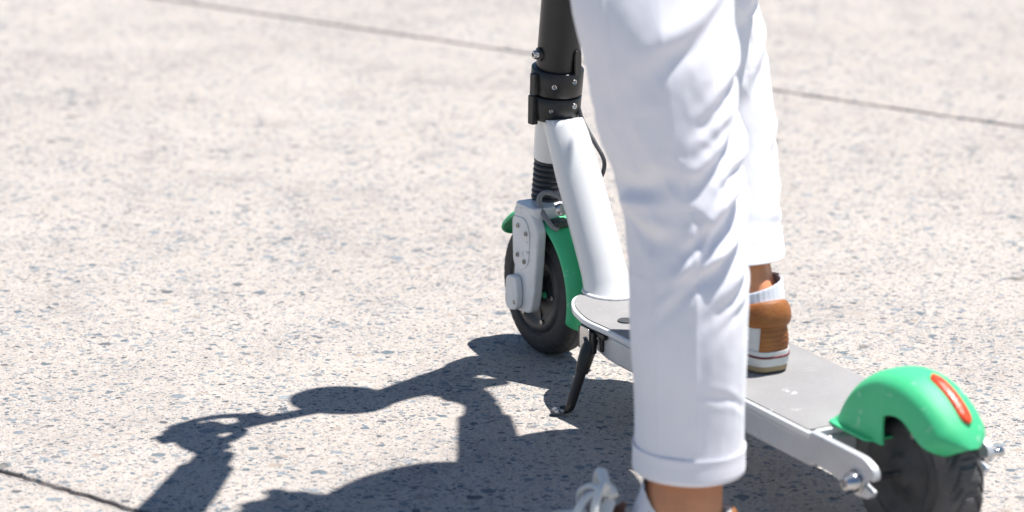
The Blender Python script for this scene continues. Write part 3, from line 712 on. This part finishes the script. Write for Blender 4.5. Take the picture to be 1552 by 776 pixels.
# arms reaching for the grips, fingers closed round them
arms = {}
for sx in (-1, 1):
    g = GX[sx]
    sh = np.array((-.085+sx*.175, -.485, 1.355)); wr = np.array((g-sx*.004, HY-.088, HZ+.030)); el = np.array((-.412, -.385, 1.10) if sx < 0 else (.066, -.375, 1.135))
    arms[sx] = (sh, el, wr)
    limb([sh, sh*.5+el*.5, el, el*.5+wr*.5+np.array((0, 0, .004)), wr], [.050, .042, .036, .032, .024])
    limb([wr, (g, HY-.048, HZ+.034), (g, HY-.012, HZ+.028)], [.025, .033, .031], flat=.55)
    for k, (dx, ln) in enumerate(((-.030, 1.), (-.010, 1.08), (.010, 1.02), (.029, .85))):
        x = g+sx*dx; y = HY-.012; limb([(x, y-.008, HZ+.028), (x, y+.020*ln, HZ+.024), (x, y+.031*ln, HZ+.000), (x, y+.020*ln, HZ-.024), (x, y-.002, HZ-.029)], [.0100, .0092, .0086, .0082, .0072])
    limb([(g-sx*.022, HY-.055, HZ+.024), (g-sx*.040, HY-.044, HZ+.002), (g-sx*.046, HY-.028, HZ-.022), (g-sx*.040, HY-.006, HZ-.028)], [.013, .0115, .0100, .0085])
body = B.build('body', skin, PE, OFF, remesh=.004, smooth_it=3)
S = MB(); a = np.linspace(0, 2*PI, 96, endpoint=False)
R = [[(p[0]+math.cos(t)*(p[3]+.006*noise.noise(Vector((math.cos(t)*2, math.sin(t)*2, p[2]*9)))), p[1]+math.sin(t)*(p[4]+.008*noise.noise(Vector((math.cos(t)*2, math.sin(t)*2, p[2]*11+4)))), p[2]) for t in a] for p in cat([(-.085, -.55, .97, .205, .150), (-.085, -.54, 1.04, .195, .145), (-.085, -.52, 1.14, .180, .135), (-.085, -.50, 1.24, .182, .135), (-.085, -.48, 1.32, .185, .120), (-.085, -.472, 1.37, .150, .09), (-.085, -.47, 1.405, .075, .066)], None, 8)]
SHEAR = lambda v: (v[0], v[1]+.012+.50*(v[0]+.085)*min(1, max(0, (v[2]-.95)/.2))-.012*min(1, max(0, (v[2]-.95)/.2)), v[2])
R = [[SHEAR(v) for v in q] for q in R]
rings(S, R)
for sx in (-1, 1):
    sh, el, wr = arms[sx]; tube(S, [sh+np.array((-sx*.05, 0, .0)), sh, sh*.5+el*.5, el, el*.55+wr*.45, el*.18+wr*.82], [.060, .062, .053, .045, .040, .035], 32, smoothpath=5)
S.build('shirt', shirt_m, PE, OFF, remesh=.006, smooth_it=2)
Hm = MB()
R = [[(p[0]+math.cos(t)*p[3], p[1]+math.sin(t)*p[4], p[2]) for t in a] for p in cat([(-.085, -.50, 1.49, .040, .030), (-.085, -.488, 1.53, .076, .062), (-.085, -.470, 1.60, .082, .086), (-.085, -.458, 1.655, .080, .098), (-.085, -.456, 1.69, .055, .068), (-.085, -.456, 1.705, .012, .016)], None, 6)]
rings(Hm, R); Hm.build('hair', hair_m, PE, OFF)
for sx in (-1, 1):
    e_ = MB(); lathe(e_, [(-.011+.022*i/10, .011*math.sin(PI*i/10)+.0001) for i in range(11)], (-.085+sx*.031, -.3585, 1.582), (0, 1, 0), 20); e_.build('eye', eye_m, PE, OFF)

# ---- shoes: sole outline, upper swept from the sole edge to the collar
def outline(t):
    """closed sole outline, t in 0..2pi from the heel centre round the left side; returns (forward, right)"""
    # angle-like parameter: 0 heel, pi toe
    c = math.cos(t); fwd = .086-.148*c
    s = math.sin(t); u = (fwd+.062)/.296
    wl = .041+.009*math.sin(min(1, max(0, (u-.25)/.75))*PI)**1.2
    r = -wl*math.copysign(abs(s)**.52, s); r += .006*math.sin(u*PI)
    return fwd, r
def shoe(F, z0, left):
    n = 128; T = np.linspace(0, 2*PI, n, endpoint=False); O = [outline(t) for t in T]
    mir = 1
    def ring(scale, dz, dx=0): return [F(.10+(f_-.10)*scale-0, r_*scale, z0+dz+ (max(0, (f_-.19))*.16)) for f_, r_ in O]
    root = MB()
    # collar (throat) curve: narrow oval from behind the heel to the laces
    Tt = []
    for t, (f_, r_) in zip(T, O):
        c, s = math.cos(t), math.sin(t); fw_ = .020-.072*c if c > 0 else .020-.105*c; rr = -(.0375-.010*max(0, -c))*math.copysign(abs(s)**.85, s)
        z = .078+.008*max(0, c)**2-.016*math.exp(-(c/.45)**2)*1 + .004*max(0, -c)
        if c > .6: z += .006*(c-.6)/.4
        Tt.append((fw_, rr, z))
    def upper(v, grow=0.):
        out = []
        for t, (f_, r_), (tf, tr_, tz) in zip(T, O, Tt):
            b0 = np.array((f_*.985+.001, r_*.985, .026)); e = np.array((tf, tr_, tz))
            ctrl = np.array((f_*.97+.004+(.006 if math.cos(t) > .5 else 0)*-1, r_*1.02, .050 if math.cos(t) > 0 else .058)); 
            p = (1-v)**2*b0+2*v*(1-v)*ctrl+v*v*e
            if grow:
                cxy = np.array((min(max(p[0], .0), .17), 0, p[2]-.01)); d = p-cxy; d /= np.linalg.norm(d)+1e-9; p = p+d*grow
            out.append(F(p[0], p[1], z0+p[2]))
        return out
    mb = root; V = [upper(v) for v in np.linspace(0, 1, 18)]
    V += [[tuple(np.array(F(tf*.93+.003, tr_*.88, z0+tz-.002))) for tf, tr_, tz in Tt], [tuple(F(tf*.90+.004, tr_*.86, z0+tz-.030)) for tf, tr_, tz in Tt]]
    rings(mb, V, caps=False); sh = mb.build('shoe', shoe_white, PE, OFF)
    mb = MB(); rings(mb, [ring(.97, .000+.0005), ring(.995, .002), ring(1.0, .006), ring(.998, .0085)]); mb.build('outsole', gum, sh, OFF)
    mb = MB(); rings(mb, [ring(.998, .0086), ring(1.012, .010), ring(1.014, .020), ring(1.010, .0285), ring(.975, .030)]); mb.build('midsole', shoe_white, sh, OFF)
    mb = MB(); Rr = []
    for i in range(n):
        p = np.array(ring(1.014, .0215)[i]); q = np.array(ring(1.014, .0215)[i-1]); d = p-q; d /= np.linalg.norm(d)+1e-9; b2 = np.linspace(0, 2*PI, 8, endpoint=False); u = np.array((d[1], -d[0], 0))
        Rr.append(p+.0012*np.outer(np.cos(b2), u)+.0016*np.outer(np.sin(b2), (0, 0, 1)))
    rings(mb, Rr, wrap=True); mb.build('sole_stripe', stripe_m, sh, OFF)
    # tan heel strip and padded tan collar
    def patch(ts, v0, v1, g, m, name, puff=0, gathers=0):
        mb = MB(); idx = [i for i, t in enumerate(T) if ts(t)]
        # reorder across the wrap at the heel
        idx.sort(key=lambda i: T[i] if T[i] < PI else T[i]-2*PI)
        Rr = []
        for v in np.linspace(v0, v1, 22):
            w_ = math.sin(PI*(v-v0)/(v1-v0))**.5
            full = upper(v, g+puff*w_+(gathers*math.sin((v-v0)*60) if gathers else 0)); Rr.append([full[i] for i in idx])
        rings(mb, Rr, closed=False, caps=False); o = mb.build(name, m, sh, OFF); s_ = o.modifiers.new('solid', 'SOLIDIFY'); s_.thickness = .0022; s_.offset = -1; return o
    patch(lambda t: math.cos(t) > .10, .60, 1.0, .0012, leather, 'padded_collar', puff=.0055)
    patch((lambda t: math.cos(t) > .95) , .03, .64, .0012, leather, 'heel_strip', puff=.0015, gathers=.0005)
    patch(lambda t: -.75 < math.cos(t) < -.05, .25, .95, .0014, leather, 'side_panel', puff=.001) if not left else patch(lambda t: -.75 < math.cos(t) < -.05, .25, .95, .0014, brown, 'side_panel', puff=.001)
    # tongue
    mb = MB(); Rr = []
    for f_, z, wd in ((.135, .062, .022), (.11, .074, .024), (.090, .083, .024), (.078, .090, .022), (.072, .095, .018)):
        Rr.append([F(f_-.004*k*k*.25, wd*k/2, z0+z-.0035*k*k*.6) for k in np.linspace(-2, 2, 9)])
    rings(mb, Rr, closed=False, caps=False); o = mb.build('tongue', brown, sh, OFF); s_ = o.modifiers.new('solid', 'SOLIDIFY'); s_.thickness = .004
    # laces: crossings and a loose bow
    mb = MB()
    for i, (f_, z) in enumerate(((.150, .060), (.132, .068), (.114, .077), (.096, .087))):
        for sg in (-1, 1): tube(mb, [F(f_-.006, -.026*sg, z0+z-.006), F(f_, -.010*sg, z0+z+.007), F(f_+.006, .008*sg, z0+z+.007), F(f_+.012, .026*sg, z0+z-.010)], .0028, 8, smoothpath=5, flat=.6)
    bx = .086 if left else .082
    K = (bx, 0, z0+.104)
    for sg in (-1, 1):
        tube(mb, [F(bx, 0, z0+.104), F(bx+.008, .012*sg, z0+.117), F(bx+.012, .032*sg, z0+.120), F(bx+.016, .050*sg, z0+.098), F(bx+.008, .034*sg, z0+.086), F(bx, .006*sg, z0+.098)], .0068, 10, smoothpath=7, flat=.55)
        tube(mb, [F(bx, 0, z0+.104), F(bx+.022, .014*sg, z0+.108), F(bx+.036, .030*sg, z0+.094), F(bx+.036, .042*sg, z0+.070)], .0052, 10, smoothpath=7, flat=.55)
    tube(mb, [F(bx-.004, -.008, z0+.104), F(bx+.001, 0, z0+.110), F(bx+.003, .008, z0+.104)], .0065, 12, smoothpath=4)
    mb.build('laces', lace_m, sh, OFF)
    return sh
shoe(FL, 0.0, True); shoe(FR, .1335, False)
# socks
for F, z0, hz, nm in ((FL, 0, .112, 0), (FR, .133, .102, 1)):
    mb = MB(); R = []
    for z, rx, ry, cy in ((.040, .036, .050, -.006), (.065, .0375, .047, -.008), (.085, .0370, .044, -.008), (.100, .0360, .042, -.007), (.115, .0360, .041, -.005), (.130, .0360, .041, -.003)):
        zz = z
        R.append((z, rx, ry, cy))
    Rr = []; zs = np.linspace(0, 1, 30)
    P = cat([np.array(r) for r in R], None, 8); P = [p for p in P if p[0] <= hz+1e-6]
    last = P[-1]; P2 = P+[np.array((last[0]+.0012, last[1]-.0010, last[2]-.0010, last[3])), np.array((last[0]-.001, last[1]-.003, last[2]-.003, last[3]))]
    for i, p in enumerate(P2):
        row = []
        for t in np.linspace(0, 2*PI, 120, endpoint=False):
            rib = .0003*math.sin(t*34)*(1 if p[0] > hz-.035 else .3); q = max(0, (p[0]-.045)/(hz-.045))
            dip = q*(.010*math.cos(t)-.006*math.sin(t)) if nm else q*(.020*math.sin(t)-.034*max(0, -math.cos(t))**1.0*(1 if math.sin(t) > 0 else max(.25, 1+math.sin(t)))-.004)
            row.append(F(p[3]+(.003 if nm else .009)*q+math.sin(t)*(p[2]+rib+(.005*q+max(0, math.sin(t))*.040*(1-q)**1.2 if not nm else -.001*q)), math.cos(t)*(p[1]+rib+(0 if nm else .0025*q)), z0+p[0]+dip))
        Rr.append(row)
    rings(mb, Rr, caps=False); mb.build('sock', sock_m, PE, OFF)
